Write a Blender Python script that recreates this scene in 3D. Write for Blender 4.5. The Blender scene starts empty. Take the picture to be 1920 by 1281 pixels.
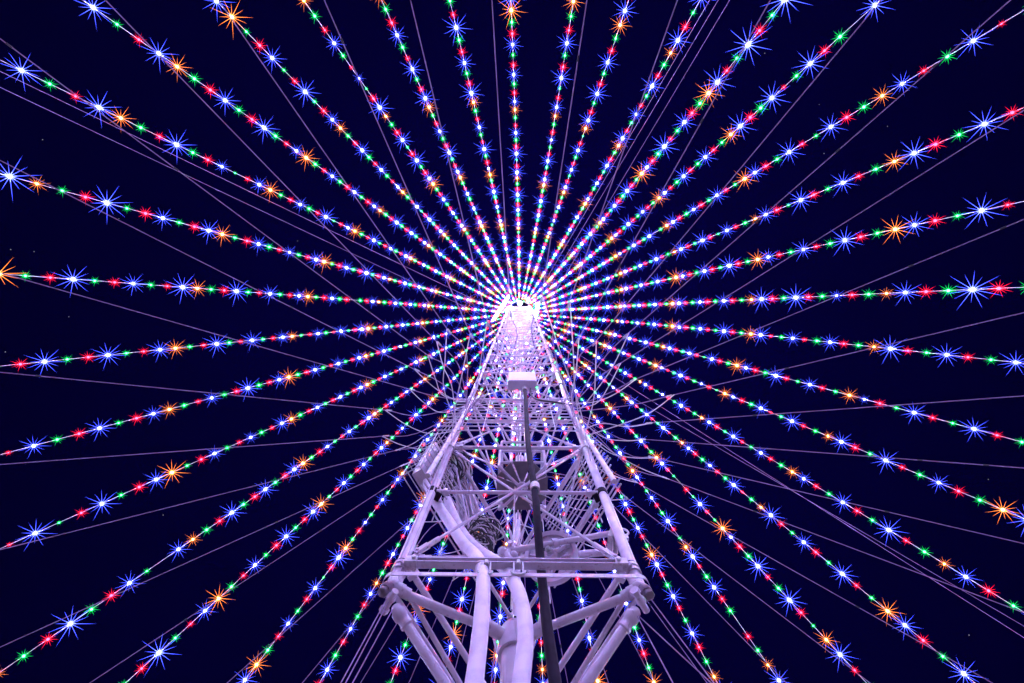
import bpy, math, random, bmesh
from mathutils import Vector, Matrix
random.seed(7)
PI = math.pi

# ------------------------------------------------------------------ camera
scn = bpy.context.scene
COL = scn.collection
GZ = 0.75                                   # lens height above the ground
FPX = 897.38                                # focal length in pixels of the 1920 px wide photograph
AX, BX = 0.1280047, 0.0171296               # tilt and yaw away from the zenith
ca, sa, cb, sb = math.cos(AX), math.sin(AX), math.cos(BX), math.sin(BX)
R3 = Matrix(((1, 0, 0), (0, ca, -sa), (0, sa, ca))) @ Matrix(((cb, 0, sb), (0, 1, 0), (-sb, 0, cb)))
CAM = Vector((0.035, -3.2583, GZ))
cd = bpy.data.cameras.new('camera')
cam = bpy.data.objects.new('camera', cd)
COL.objects.link(cam)
cd.sensor_fit = 'HORIZONTAL'
cd.sensor_width = 36.0
cd.lens = FPX / 1920 * 36.0
cd.clip_start = 0.05
cd.clip_end = 2000
M = Matrix((R3[0], -R3[1], -R3[2])).transposed().to_4x4()
M.translation = CAM
cam.matrix_world = M
scn.camera = cam

# ------------------------------------------------------------------ night sky, exposure
w = bpy.data.worlds.new('World')
scn.world = w
w.use_nodes = True
bg = w.node_tree.nodes['Background']
bg.inputs[0].default_value = (0.10, 0.05, 1.0, 1)
bg.inputs[1].default_value = 0.0003
scn.view_settings.view_transform = 'Standard'
scn.view_settings.look = 'None'
scn.view_settings.exposure = 1.2
scn.view_settings.gamma = 1
scn.view_settings.use_curve_mapping = False
scn.cycles.max_bounces = 5
scn.cycles.diffuse_bounces = 1
scn.cycles.glossy_bounces = 2
scn.cycles.sample_clamp_indirect = 4.0
scn.cycles.use_light_tree = True
scn.cycles.use_denoising = True

# ------------------------------------------------------------------ materials
def principled(name, col, rough=0.5, metal=0.0, var=0.15, scale=6.0, bump=0.0, bscale=60.0, dirt=None, streak=None, spec=0.5):
    m = bpy.data.materials.new(name)
    m.use_nodes = True
    nt = m.node_tree
    b = nt.nodes['Principled BSDF']
    b.inputs['Roughness'].default_value = rough
    b.inputs['Metallic'].default_value = metal
    tc = nt.nodes.new('ShaderNodeTexCoord')
    nz = nt.nodes.new('ShaderNodeTexNoise')
    nz.inputs['Scale'].default_value = scale
    nz.inputs['Detail'].default_value = 6
    nt.links.new(tc.outputs['Object'], nz.inputs['Vector'])
    rp = nt.nodes.new('ShaderNodeValToRGB')
    d = dirt or tuple(c * (1 - var * 2) for c in col)
    rp.color_ramp.elements[0].position = 0.28
    rp.color_ramp.elements[0].color = (*d, 1)
    rp.color_ramp.elements[1].position = 0.55
    rp.color_ramp.elements[1].color = (*col, 1)
    nt.links.new(nz.outputs['Fac'], rp.inputs['Fac'])
    b.inputs['Specular IOR Level'].default_value = spec
    if streak is None:
        nt.links.new(rp.outputs['Color'], b.inputs['Base Color'])
    else:                                     # run marks and chips
        mp = nt.nodes.new('ShaderNodeMapping')
        mp.inputs['Scale'].default_value = (26, 26, 1.6)
        nt.links.new(tc.outputs['Object'], mp.inputs['Vector'])
        n3 = nt.nodes.new('ShaderNodeTexNoise')
        n3.inputs['Scale'].default_value = 1.0
        n3.inputs['Detail'].default_value = 5
        nt.links.new(mp.outputs['Vector'], n3.inputs['Vector'])
        r3 = nt.nodes.new('ShaderNodeValToRGB')
        r3.color_ramp.elements[0].position = 0.26
        r3.color_ramp.elements[0].color = (1, 1, 1, 1)
        r3.color_ramp.elements[1].position = 0.40
        r3.color_ramp.elements[1].color = (0, 0, 0, 1)
        nt.links.new(n3.outputs['Fac'], r3.inputs['Fac'])
        mx = nt.nodes.new('ShaderNodeMix')
        mx.data_type = 'RGBA'
        nt.links.new(r3.outputs['Color'], mx.inputs['Factor'])
        nt.links.new(rp.outputs['Color'], mx.inputs['A'])
        mx.inputs['B'].default_value = (*streak, 1)
        nt.links.new(mx.outputs['Result'], b.inputs['Base Color'])
    if bump:
        n2 = nt.nodes.new('ShaderNodeTexNoise')
        n2.inputs['Scale'].default_value = bscale
        n2.inputs['Detail'].default_value = 4
        nt.links.new(tc.outputs['Object'], n2.inputs['Vector'])
        bp = nt.nodes.new('ShaderNodeBump')
        bp.inputs['Strength'].default_value = bump
        bp.inputs['Distance'].default_value = 0.01
        nt.links.new(n2.outputs['Fac'], bp.inputs['Height'])
        nt.links.new(bp.outputs['Normal'], b.inputs['Normal'])
    return m

def emitter(name, col, strength, sampled=True):
    m = bpy.data.materials.new(name)
    m.use_nodes = True
    nt = m.node_tree
    nt.nodes.clear()
    o = nt.nodes.new('ShaderNodeOutputMaterial')
    e = nt.nodes.new('ShaderNodeEmission')
    e.inputs[0].default_value = (*col, 1)
    e.inputs[1].default_value = strength
    nt.links.new(e.outputs[0], o.inputs[0])
    m.cycles.emission_sampling = 'FRONT' if sampled else 'NONE'
    return m

PAINT = principled('white_paint', (0.62, 0.55, 0.67), 0.18, 0.0, 0.10, 5.0, 0.2, 70, dirt=(0.44, 0.38, 0.48), streak=(0.36, 0.30, 0.36), spec=0.9)
PAINT2 = principled('worn_white_paint', (0.62, 0.58, 0.63), 0.35, 0.0, 0.2, 12.0, 0.35, 60, dirt=(0.22, 0.19, 0.21), streak=(0.20, 0.17, 0.18), spec=0.6)
BOXP = principled('grey_enamel', (0.46, 0.42, 0.50), 0.4, 0.0, 0.1, 5.0)
NUT = principled('weathered_nut', (0.20, 0.16, 0.20), 0.4, 0.4, 0.2, 20.0, 0.3, 60)
STEEL = principled('galvanised_steel', (0.50, 0.50, 0.52), 0.45, 0.35, 0.15, 12.0)
DARK = principled('dark_grey_paint', (0.013, 0.009, 0.020), 0.75, 0.0, 0.25, 10.0, 0.1, 30, spec=0.12)
PLATE = principled('grey_floor_plate', (0.17, 0.155, 0.17), 0.55, 0.0, 0.15, 7.0)
RUBBER = principled('black_rubber', (0.03, 0.03, 0.035), 0.6, 0.0, 0.2, 8.0)
HOSE = principled('pale_hose_fabric', (0.76, 0.70, 0.82), 0.40, 0.0, 0.10, 9.0, 0.4, 140, dirt=(0.60, 0.54, 0.64), streak=(0.55, 0.49, 0.58), spec=0.6)
WIRE = principled('pale_cable', (0.72, 0.68, 0.74), 0.5, 0.0, 0.1, 3.0)
FEEDM = principled('grey_steel_cable', (0.30, 0.19, 0.38), 0.5, 0.0, 0.15, 3.0)
SOCK = principled('green_socket', (0.06, 0.09, 0.07), 0.5, 0.0, 0.1, 20.0)
SOIL = principled('trodden_grass', (0.09, 0.08, 0.05), 0.9, 0.0, 0.3, 1.2, 0.6, 25, dirt=(0.04, 0.05, 0.02))
CONC = principled('concrete', (0.42, 0.40, 0.38), 0.85, 0.0, 0.2, 3.0, 0.3, 30)

COLORS = {                                   # core colour, core strength, painted starburst colour, strength, length
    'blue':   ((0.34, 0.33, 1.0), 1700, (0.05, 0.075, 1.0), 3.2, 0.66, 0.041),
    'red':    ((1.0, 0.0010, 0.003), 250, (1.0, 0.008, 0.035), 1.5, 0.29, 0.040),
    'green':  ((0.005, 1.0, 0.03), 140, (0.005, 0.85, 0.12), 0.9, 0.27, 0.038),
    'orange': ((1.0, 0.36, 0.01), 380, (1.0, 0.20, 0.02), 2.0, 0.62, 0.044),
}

# ------------------------------------------------------------------ mesh helpers
class MB:
    def __init__(self):
        self.v, self.f, self.mi, self.sm = [], [], [], []
        self.mat = 0
        self.smooth = True

    def face(self, idx, smooth=None):
        self.f.append(idx)
        self.mi.append(self.mat)
        self.sm.append(self.smooth if smooth is None else smooth)

    @staticmethod
    def frame(d):
        d = d.normalized()
        a = Vector((0, 0, 1)) if abs(d.z) < 0.9 else Vector((0, 1, 0))
        x = d.cross(a).normalized()
        return x, d.cross(x).normalized()

    def path(self, pts, r, n=8, cap=True, closed=False):
        pts = [Vector(p) for p in pts]
        rs = r if isinstance(r, (list, tuple)) else [r] * len(pts)
        base = len(self.v)
        px = None
        for i, p in enumerate(pts):
            if closed:
                d = pts[(i + 1) % len(pts)] - pts[i - 1]
            else:
                d = pts[min(i + 1, len(pts) - 1)] - pts[max(i - 1, 0)]
            d = d.normalized()
            if px is None:
                x, y = self.frame(d)
            else:
                x = (px - d * px.dot(d)).normalized()
                y = d.cross(x)
            px = x
            for k in range(n):
                a = 2 * PI * k / n
                self.v.append(p + x * (rs[i] * math.cos(a)) + y * (rs[i] * math.sin(a)))
        m = len(pts)
        for i in range(m if closed else m - 1):
            j = (i + 1) % m
            for k in range(n):
                l = (k + 1) % n
                self.face((base + i * n + k, base + i * n + l, base + j * n + l, base + j * n + k))
        if cap and not closed:
            self.face(tuple(base + k for k in range(n))[::-1], False)
            self.face(tuple(base + (m - 1) * n + k for k in range(n)), False)
        return self

    def tube(self, a, b, r, n=8, r2=None):
        return self.path([a, b], [r, r if r2 is None else r2], n)

    def box(self, c, s, rot=None):
        c = Vector(c)
        b = len(self.v)
        for dx, dy, dz in ((-1, -1, -1), (1, -1, -1), (1, 1, -1), (-1, 1, -1), (-1, -1, 1), (1, -1, 1), (1, 1, 1), (-1, 1, 1)):
            p = Vector((dx * s[0] / 2, dy * s[1] / 2, dz * s[2] / 2))
            if rot is not None:
                p = rot @ p
            self.v.append(c + p)
        for q in ((0, 3, 2, 1), (4, 5, 6, 7), (0, 1, 5, 4), (1, 2, 6, 5), (2, 3, 7, 6), (3, 0, 4, 7)):
            self.face(tuple(b + k for k in q), False)
        return self

    def beam(self, a, b, wd, ht, up=(0, 0, 1)):
        a, b = Vector(a), Vector(b)
        d = (b - a)
        x = d.normalized()
        z = Vector(up)
        z = (z - x * z.dot(x)).normalized()
        y = z.cross(x)
        rot = Matrix((x, y, z)).transposed()
        return self.box((a + b) / 2, (d.length, wd, ht), rot)

    def ball(self, c, r, n=10, m=6, sc=(1, 1, 1)):
        c = Vector(c)
        b = len(self.v)
        self.v.append(c + Vector((0, 0, r * sc[2])))
        for i in range(1, m):
            t = PI * i / m
            for k in range(n):
                a = 2 * PI * k / n
                self.v.append(c + Vector((r * sc[0] * math.sin(t) * math.cos(a), r * sc[1] * math.sin(t) * math.sin(a), r * sc[2] * math.cos(t))))
        self.v.append(c - Vector((0, 0, r * sc[2])))
        for k in range(n):
            self.face((b, b + 1 + k, b + 1 + (k + 1) % n))
        for i in range(m - 2):
            for k in range(n):
                l = (k + 1) % n
                p = b + 1 + i * n
                self.face((p + k, p + n + k, p + n + l, p + l))
        e = len(self.v) - 1
        p = b + 1 + (m - 2) * n
        for k in range(n):
            self.face((p + k, e, p + (k + 1) % n))
        return self

    def ring(self, c, ax, R, r, n=24, m=6):
        c, ax = Vector(c), Vector(ax)
        x, y = self.frame(ax)
        return self.path([c + x * (R * math.cos(2 * PI * k / n)) + y * (R * math.sin(2 * PI * k / n)) for k in range(n)], r, m, closed=True)

    def lathe(self, c, ax, prof, n=20):
        """prof: (radius, distance along the axis)"""
        c, ax = Vector(c), Vector(ax).normalized()
        x, y = self.frame(ax)
        b = len(self.v)
        for (r, h) in prof:
            for k in range(n):
                a = 2 * PI * k / n
                self.v.append(c + ax * h + x * (r * math.cos(a)) + y * (r * math.sin(a)))
        for i in range(len(prof) - 1):
            for k in range(n):
                l = (k + 1) % n
                self.face((b + i * n + k, b + i * n + l, b + (i + 1) * n + l, b + (i + 1) * n + k))
        self.face(tuple(b + k for k in range(n))[::-1], False)
        self.face(tuple(b + (len(prof) - 1) * n + k for k in range(n)), False)
        return self

    def mesh(self, name, mats):
        me = bpy.data.meshes.new(name)
        me.from_pydata([tuple(p) for p in self.v], [], self.f)
        for m in (mats if isinstance(mats, (list, tuple)) else [mats]):
            me.materials.append(m)
        me.polygons.foreach_set('material_index', self.mi)
        me.polygons.foreach_set('use_smooth', self.sm)
        me.update()
        me.set_sharp_from_angle(angle=math.radians(52))
        return me

    def build(self, name, mats, parent=None):
        """World coordinates in; the child is stored relative to its parent."""
        if parent is not None:
            off = WORLD[parent.name]
            self.v = [Vector(p) - off for p in self.v]
        else:
            off = Vector((0, 0, 0))
        o = bpy.data.objects.new(name, self.mesh(name, mats))
        COL.objects.link(o)
        WORLD[o.name] = off.copy()
        if parent is not None:
            o.parent = parent
        return o

WORLD = {}

def tag(o, label=None, cat=None, group=None, kind=None):
    if label: o['label'] = label
    if cat: o['category'] = cat
    if group: o['group'] = group
    if kind: o['kind'] = kind
    return o

def empty(name, loc, label, cat, group=None):
    o = bpy.data.objects.new(name, None)
    o.empty_display_size = 0.2
    COL.objects.link(o)
    o.location = loc
    WORLD[o.name] = Vector(loc)
    return tag(o, label, cat, group)

def link_copy(mesh, name, parent, world_loc, rotz=0.0, scale=None, rot=None):
    o = bpy.data.objects.new(name, mesh)
    COL.objects.link(o)
    o.parent = parent
    o.location = Vector(world_loc) - WORLD[parent.name]
    if rot is not None:
        o.rotation_mode = 'QUATERNION'
        o.rotation_quaternion = rot
    elif rotz:
        o.rotation_euler = (0, 0, rotz)
    if scale is not None:
        o.scale = (scale, scale, scale)
    WORLD[o.name] = WORLD[parent.name]
    return o

def at(px, py, Y):
    """Point of the vertical plane y = Y that lies on the sight line of a photograph position."""
    d = R3.transposed() @ Vector(((px - 960) / FPX, (py - 640.5) / FPX, 1))
    return CAM + d * ((Y - CAM.y) / d.y)

def px(P):
    q = R3 @ (Vector(P) - CAM)
    if q.z <= 1e-3:
        return None
    return 960 + FPX * q.x / q.z, 640.5 + FPX * q.y / q.z

def spline(pts, per=6):
    pts = [Vector(p) for p in pts]
    out = []
    for i in range(len(pts) - 1):
        p0, p1, p2, p3 = pts[max(i - 1, 0)], pts[i], pts[i + 1], pts[min(i + 2, len(pts) - 1)]
        for k in range(per):
            t = k / per
            out.append(0.5 * ((2 * p1) + (p2 - p0) * t + (2 * p0 - 5 * p1 + 4 * p2 - p3) * t * t + (3 * p1 - p0 - 3 * p2 + p3) * t ** 3))
    out.append(pts[-1])
    return out

# ------------------------------------------------------------------ ground
g = MB()
g.smooth = False
N = 24
for i in range(N + 1):
    for j in range(N + 1):
        u = ((i / N) * 2 - 1)
        v = ((j / N) * 2 - 1)
        x, y = 700 * u * abs(u), 700 * v * abs(v)
        rr = math.hypot(x, y)
        g.v.append(Vector((x, y, 0 if rr < 25 else 0.4 * math.sin(x * .05) * math.cos(y * .04) - 0.4)))
for i in range(N):
    for j in range(N):
        a = i * (N + 1) + j
        g.face((a, a + N + 1, a + N + 2, a + 1))
tag(g.build('ground', SOIL), kind='structure')
pad = MB()
pad.lathe((0, 0, 0.0), (0, 0, 1), [(1.5, 0.004), (1.5, 0.10), (1.46, 0.13), (0.02, 0.14)], 32)
tag(pad.build('footing_slab', CONC), 'round concrete slab under the steel post of the white lattice tower', 'slab')

# ------------------------------------------------------------------ the lattice tower
YF = -0.615
LEG = [Vector((-1.065, YF, 0)), Vector((1.065, YF, 0)), Vector((0, 1.23, 0))]
Z0 = 3.95 + GZ                               # corner castings
ZP = 4.25 + GZ                               # first panel point
PITCH, MID, NP = 3.07, 1.46, 14
ZT = ZP + PITCH * NP                         # top of the lattice
tower = empty('lattice_tower', (0, 0, 0.14), 'tall white three-legged steel lattice tower standing on one post in the centre', 'tower')

# legs: tube with a raised seam strip
lm = MB()
lm.tube((0, 0, 0), (0, 0, ZT - Z0 + 0.45), 0.052, 12)
for s in (-1, 1):
    lm.box((s * 0.03, -0.045, (ZT - Z0) / 2), (0.014, 0.03, ZT - Z0))
legm = lm.mesh('leg', PAINT)
for k in range(3):
    link_copy(legm, 'leg', tower, LEG[k] + Vector((0, 0, Z0 - 0.1)), k * 2 * PI / 3)

def face_pts(k):
    return LEG[k], LEG[(k + 1) % 3]

# one face's members built in face space (x along the face, z up), shared by the three faces and all panels
S = 2.13
def strut_mesh(r, name):
    b = MB()
    b.tube((-S / 2 + 0.10, 0, 0), (S / 2 - 0.10, 0, 0), r, 8)
    for s in (-1, 1):
        b.tube((s * (S / 2 - 0.05), 0, 0), (s * (S / 2 - 0.19), 0, 0), r * 1.35, 8)
        b.box((s * (S / 2 - 0.17), 0, 0), (0.05, r * 2.9, r * 2.9))
    return b.mesh(name, PAINT)
def rod_mesh(dz, name, y):
    b = MB()
    a, e = Vector((-S / 2 + 0.10, y, 0.12)), Vector((S / 2 - 0.10, y, dz - 0.12))
    d = (e - a).normalized()
    b.tube(a + d * 0.16, e - d * 0.16, 0.017, 8)
    for q, sg in ((a, 1), (e, -1)):           # clevis jaws and pin at both ends
        for o in (-1, 1):
            b.beam(q - d * sg * 0.04 + Vector((0, o * 0.018, 0)), q + d * sg * 0.15 + Vector((0, o * 0.018, 0)), 0.012, 0.05)
        b.tube(q + d * sg * 0.12, q + d * sg * 0.30, 0.027, 8)
        b.tube(q + Vector((0, -0.04, 0)), q + Vector((0, 0.04, 0)), 0.018, 8)
    return b.mesh(name, PAINT)
main_m, mid_m = strut_mesh(0.031, 'strut'), strut_mesh(0.025, 'mid_strut')
rodA = rod_mesh(PITCH, 'brace_rod', 0.0)
rodB = rodA.copy()
rodB.transform(Matrix.Scale(-1, 4, Vector((1, 0, 0))) @ Matrix.Translation((0, 0.045, 0)))
rodB.flip_normals()
jm = MB()
jm.lathe((0, 0, -0.07), (0, 0, 1), [(0.056, 0), (0.072, 0.0), (0.072, 0.14), (0.056, 0.14)], 12)
jm.box((0.0, 0.075, 0), (0.10, 0.06, 0.10))
jm.tube((-0.08, 0.06, 0), (0.08, 0.06, 0), 0.016, 6)
jointm = jm.mesh('joint_collar', PAINT2)
dm = MB()
dm.lathe((0, 0, -0.05), (0, 0, 1), [(0.055, 0), (0.064, 0.0), (0.064, 0.10), (0.055, 0.10)], 12)
dm.box((0.0, 0.085, 0), (0.11, 0.07, 0.11))
midjm = dm.mesh('mid_bracket', DARK)
for k in range(3):
    a, b = face_pts(k)
    c = (a + b) / 2
    ang = math.atan2((b - a).y, (b - a).x)
    for i in range(NP + 1):
        z = ZP + PITCH * i
        if i:
            link_copy(main_m, 'strut', tower, c + Vector((0, 0, z)), ang)
        elif k:
            link_copy(main_m, 'strut', tower, c + Vector((0, 0, z - 0.02)), ang)
        if i < NP:
            link_copy(mid_m, 'mid_strut', tower, c + Vector((0, 0, z + MID)), ang)
            link_copy(rodA, 'brace_rod', tower, c + Vector((0, 0, z)), ang)
            link_copy(rodB, 'brace_rod', tower, c + Vector((0, 0, z)), ang)
            link_copy(midjm, 'mid_bracket', tower, LEG[k] + Vector((0, 0, z + MID)), math.atan2(-LEG[k].x, LEG[k].y) + PI)
        if i:
            link_copy(jointm, 'joint_collar', tower, LEG[k] + Vector((0, 0, z)), math.atan2(-LEG[k].x, LEG[k].y) + PI)

# inner guide mast of the lift, and its cross ties
for x in (-0.16, 0.16):
    b = MB()
    b.tube((x, 0.55, ZP + 3.6), (x, 0.55, ZT), 0.03, 8)
    b.build('guide_tube', PAINT, tower)
tie = MB()
tie.tube((-0.16, 0, 0), (0.16, 0, 0), 0.016, 6)
tie.tube((0, 0, 0), (0, 0.62, 0), 0.016, 6)
tiem = tie.mesh('guide_tie', PAINT)
z = ZP + 4.2
while z < ZT:
    link_copy(tiem, 'guide_tie', tower, (0, 0.55, z))
    z += 1.0
# short inner plan bracing at every panel point: a triangle of thin rods
pb = MB()
for k in range(3):
    a, b = face_pts(k)
    m1 = (a + b) / 2
    a2, b2 = face_pts((k + 1) % 3)
    m2 = (a2 + b2) / 2
    pb.tube(m1, m2, 0.011, 6)
planm = pb.mesh('plan_brace', PAINT)
for i in range(5, NP * 2 + 1):
    link_copy(planm, 'plan_brace', tower, (0, 0, ZP + PITCH * i / 2 - 0.05))

# top: deck plate with open grating, ring that carries the strings
dk = MB()
for k in range(13):
    y = YF - 0.05 + k * 0.16
    hw = 1.13 * (1 - (y - YF) / 1.845)
    if hw > 0.06:
        dk.box((0, y, ZT + 0.35), (2 * hw, 0.125, 0.03))
dk.build('top_deck', DARK, tower)
rg = MB()
rg.ring((0, 0, 44.5 + GZ), (0, 0, 1), 1.3, 0.03, 40, 6)
for k in range(3):
    rg.tube(LEG[k] + Vector((0, 0, 44.5 + GZ)), LEG[k].normalized() * 1.3 + Vector((0, 0, 44.5 + GZ)), 0.025, 6)
rg.build('string_ring', STEEL, tower)
# six arc lamps on bent arms round the top
LAMPT = emitter('arc_lamp_glass', (0.9, 0.82, 1.0), 50)
for k in range(6):
    a = 2 * PI * k / 6 + PI / 6
    d = Vector((math.cos(a), math.sin(a), 0))
    zt_ = ZT + 0.1
    b = MB()
    b.path(spline([d * 0.35 + Vector((0, 0, zt_)), d * 0.75 + Vector((0, 0, zt_ + 0.25)), d * 0.97 + Vector((0, 0, zt_ + 0.15)), d * 0.99 + Vector((0, 0, zt_ - 0.02))], 4), 0.03, 8)
    am = b.build('lamp_arm', STEEL, tower)
    b = MB()
    b.lathe(d * 0.99 + Vector((0, 0, zt_ - 0.05)), (0, 0, -1), [(0.06, -0.05), (0.08, 0.05), (0.20, 0.16), (0.21, 0.19)], 14)
    b.build('lamp_shade', DARK, am)
    b = MB()
    b.ball(d * 0.99 + Vector((0, 0, zt_ - 0.30)), 0.19, 12, 8)
    b.build('lamp_globe', LAMPT, am)

# base: post, cap, spreaders, lower struts, castings
CAPZ = 4.90
b = MB()
b.lathe((0, 0, 0.14), (0, 0, 1), [(0.26, 0), (0.26, 0.03), (0.135, 0.03), (0.125, CAPZ - 0.5)], 24)
post = b.build('post', PAINT, tower)
b = MB()
b.lathe((0, 0, CAPZ - 0.36), (0, 0, 1), [(0.128, 0), (0.155, 0.0), (0.16, 0.03), (0.16, 0.24), (0.14, 0.30), (0.05, 0.34), (0.02, 0.34)], 24)
for k in range(3):
    d = LEG[k].normalized()
    zc = Vector((0, 0, CAPZ - 0.20))
    b.lathe(zc + d * 0.12, d + Vector((0, 0, 0.12)), [(0.060, 0), (0.060, 0.16), (0.052, 0.16), (0.052, 0.19), (0.060, 0.19), (0.060, 0.24)], 16)
b.build('post_cap', PAINT, tower)
for k in range(3):
    d = LEG[k].normalized()
    corner = LEG[k] + Vector((0, 0, Z0))
    b = MB()
    b.path([d * 0.20 + Vector((0, 0, CAPZ - 0.19)), corner - d * 0.10 + Vector((0, 0, -0.13))], 0.040, 14)
    b.build('spreader', PAINT, tower)
    c = MB()                                   # corner casting: elbow, lug and big hex nut
    c.ball(corner + Vector((0, 0, -0.10)), 0.068, 14, 10, (1, 1, 0.95))
    c.lathe(corner + Vector((0, 0, -0.08)), (0, 0, 1), [(0.066, 0), (0.066, 0.11), (0.058, 0.12), (0.058, 0.16), (0.076, 0.16), (0.076, 0.20), (0.064, 0.205), (0.064, 0.23), (0.074, 0.23), (0.074, 0.27), (0.054, 0.275)], 16)
    t_ = Vector((-d.y, d.x, 0))
    for sg in (-1, 1):                         # clamp ears with bolts beside the collar
        q_ = corner + t_ * (0.085 * sg) + Vector((0, 0, 0.115))
        c.box(q_, (0.03, 0.045, 0.05), Matrix.Rotation(math.atan2(t_.y, t_.x), 3, 'Z'))
        c.lathe(q_ - d * -0.03, -d, [(0.013, 0), (0.013, 0.09)], 6)
    c.lathe(corner + Vector((0, 0, -0.11)), -d, [(0.058, 0.0), (0.058, 0.10), (0.05, 0.10), (0.05, 0.16)], 14)
    o = c.build('corner_casting', PAINT, tower)
    c = MB()
    nd = (d * 0.35 + Vector((0, 0, -1))).normalized()
    base = corner + Vector((0, 0, -0.14)) + d * 0.03
    c.lathe(base, nd, [(0.055, 0.0), (0.058, 0.05), (0.05, 0.07)], 16)
    c.smooth = False
    c.lathe(base + nd * 0.07, nd, [(0.046, 0), (0.046, 0.04), (0.038, 0.046)], 6)
    c.smooth = True
    c.build('hex_nut', NUT, o)
    c = MB()  # dark rings drawing the seams of the collar joints
    c.ring(corner + Vector((0, 0, 0.135)), (0, 0, 1), 0.058, 0.010, 18, 5)
    c.ring(corner + Vector((0, 0, 0.21)), (0, 0, 1), 0.062, 0.007, 18, 5)
    c.build('seam_ring', RUBBER, o)
    # lower strut down to the foot of the post
    top = corner + Vector((0, 0, -0.30)) - d * 0.06
    foot = d * 0.13 + Vector((0, 0, 3.55))
    dv = (foot - top).normalized()
    b = MB()
    b.tube(top + dv * 0.06, foot, 0.040, 14)
    lo = b.build('lower_strut', PAINT, tower)
    c = MB()
    c.lathe(top + dv * 0.02, dv, [(0.03, 0), (0.046, 0.02), (0.046, 0.06), (0.062, 0.06), (0.062, 0.12), (0.050, 0.13), (0.050, 0.17), (0.056, 0.18), (0.056, 0.20), (0.042, 0.21)], 16)
    t = Vector((-d.y, d.x, 0))
    c.lathe(top - t * 0.09 + dv * -0.05, t, [(0.03, 0), (0.03, 0.18)], 12)
    c.ball(top + Vector((0, 0, 0.02)) - dv * 0.05, 0.046, 10, 8)
    c.smooth = False
    c.lathe(top - t * 0.13 + dv * -0.05, t, [(0.042, 0), (0.042, 0.04)], 6)
    c.build('strut_clamp', PAINT, lo)
    # foot collar on the post
    c = MB()
    c.lathe(foot - d * 0.03, -d, [(0.07, -0.05), (0.07, 0.06)], 12)
    c.build('foot_lug', PAINT, tower)
# lower side ties between corners and the rear diagonals
for k in range(3):
    a, b2 = face_pts(k)
    if k == 0:
        continue
    m = MB()
    m.tube(a + Vector((0, 0, Z0 - 0.16)), b2 + Vector((0, 0, Z0 - 0.16)), 0.023, 10)
    m.build('side_tie', PAINT, tower)
for s, (x0, y0, x1, y1) in ((-1, (768, 1118, 862, 1281)), (1, (1172, 1122, 1076, 1281))):
    m = MB()
    p = at(x0, y0, -0.5)
    q = at(x1, y1, 0.1)
    m.path([p, q, q + (q - p) * 0.6], 0.022, 10)
    m.build('rear_diagonal', PAINT, tower)

# channel bar and flat tie band across the front
b = MB()
ya = YF - 0.085
zc = at(970, 1057, ya).z
b.box((0, ya, zc + 0.029), (1.96, 0.075, 0.010))
b.box((0, ya, zc - 0.029), (1.96, 0.075, 0.010))
b.box((0, ya + 0.033, zc), (1.958, 0.010, 0.046))
bar = b.build('channel_bar', PAINT, tower)
for s in (-1, 1):
    c = MB()
    c.box((s * 0.955, ya + 0.002, zc), (0.11, 0.09, 0.085))
    c.tube((s * 0.93, ya - 0.07, zc), (s * 0.93, ya + 0.08, zc), 0.02, 8)
    c.build('bar_end', PAINT2, bar)
b = MB()
yb = YF - 0.135
zb = at(970, 1077.5, yb).z
pts = []
for k in range(9):
    a = PI - PI * 0.5 * k / 8 - PI * 0.0
    pts.append((-1.06 + 0.135 * math.cos(a + PI * 0.0), YF - 0.135 * math.sin(a)))
front = [(-1.065 + 0.09 * math.cos(PI - q * PI / 16), YF - 0.135 * math.sin(q * PI / 16)) for q in range(0, 9)]
front += [(x, yb) for x in (-0.8, -0.4, 0.0, 0.4, 0.8)]
front += [(1.065 + 0.09 * math.cos(PI / 2 - q * PI / 16), YF - 0.135 * math.sin(PI / 2 + q * PI / 16)) for q in range(0, 9)]
vb = len(b.v)
for (x, y) in front:
    for (dy, dz) in ((0, -0.023), (0, 0.023), (0.008, 0.023), (0.008, -0.023)):
        b.v.append(Vector((x, y + dy, zb + dz)))
for i in range(len(front) - 1):
    for k in range(4):
        l = (k + 1) % 4
        b.face((vb + i * 4 + k, vb + i * 4 + l, vb + i * 4 + 4 + l, vb + i * 4 + 4 + k), False)
b.build('tie_band', PAINT, tower)

# grille frames on the three faces: outrigger poles and thin rods
def grille(label, A, B, zlo, zhi, n, over0, over1, out, wires):
    A, B = Vector(A), Vector(B)
    d = (B - A).normalized()
    nrm = Vector((d.y, -d.x, 0))
    root = empty('rod_grille', (A + B) / 2 + Vector((0, 0, zlo)), label, 'grille', 'thin rod grilles on the tower faces')
    L = (B - A).length
    base = A + nrm * out
    m = MB()
    m.tube(-d * over0, d * (L + over1), 0.0115, 6)
    rm = m.mesh('rod', PAINT)
    for i in range(n):
        z = zlo + (zhi - zlo) * (i + random.uniform(-.18, .18)) / (n - 1)
        o = link_copy(rm, 'rod', root, base + Vector((0, 0, z)))
        o.scale = (1, 1, 1)
        o.location += d * random.uniform(-.07, .07)
    for u in wires:
        m = MB()
        m.tube(base + d * (L * u) + nrm * 0.015 + Vector((0, 0, zlo - 0.1)), base + d * (L * u) + nrm * 0.015 + Vector((0, 0, zhi + 0.1)), 0.008, 6)
        m.build('upright', STEEL, root)
    return root
GL = [Vector((p.x, p.y, 0)) for p in LEG]
gf = grille('grille of thin horizontal rods across the front tower face below the junction box', GL[0], GL[1], 7.9 + GZ, 10.0 + GZ, 11, 0.26, 0.12, 0.10, (0.22, 0.80))
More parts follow.
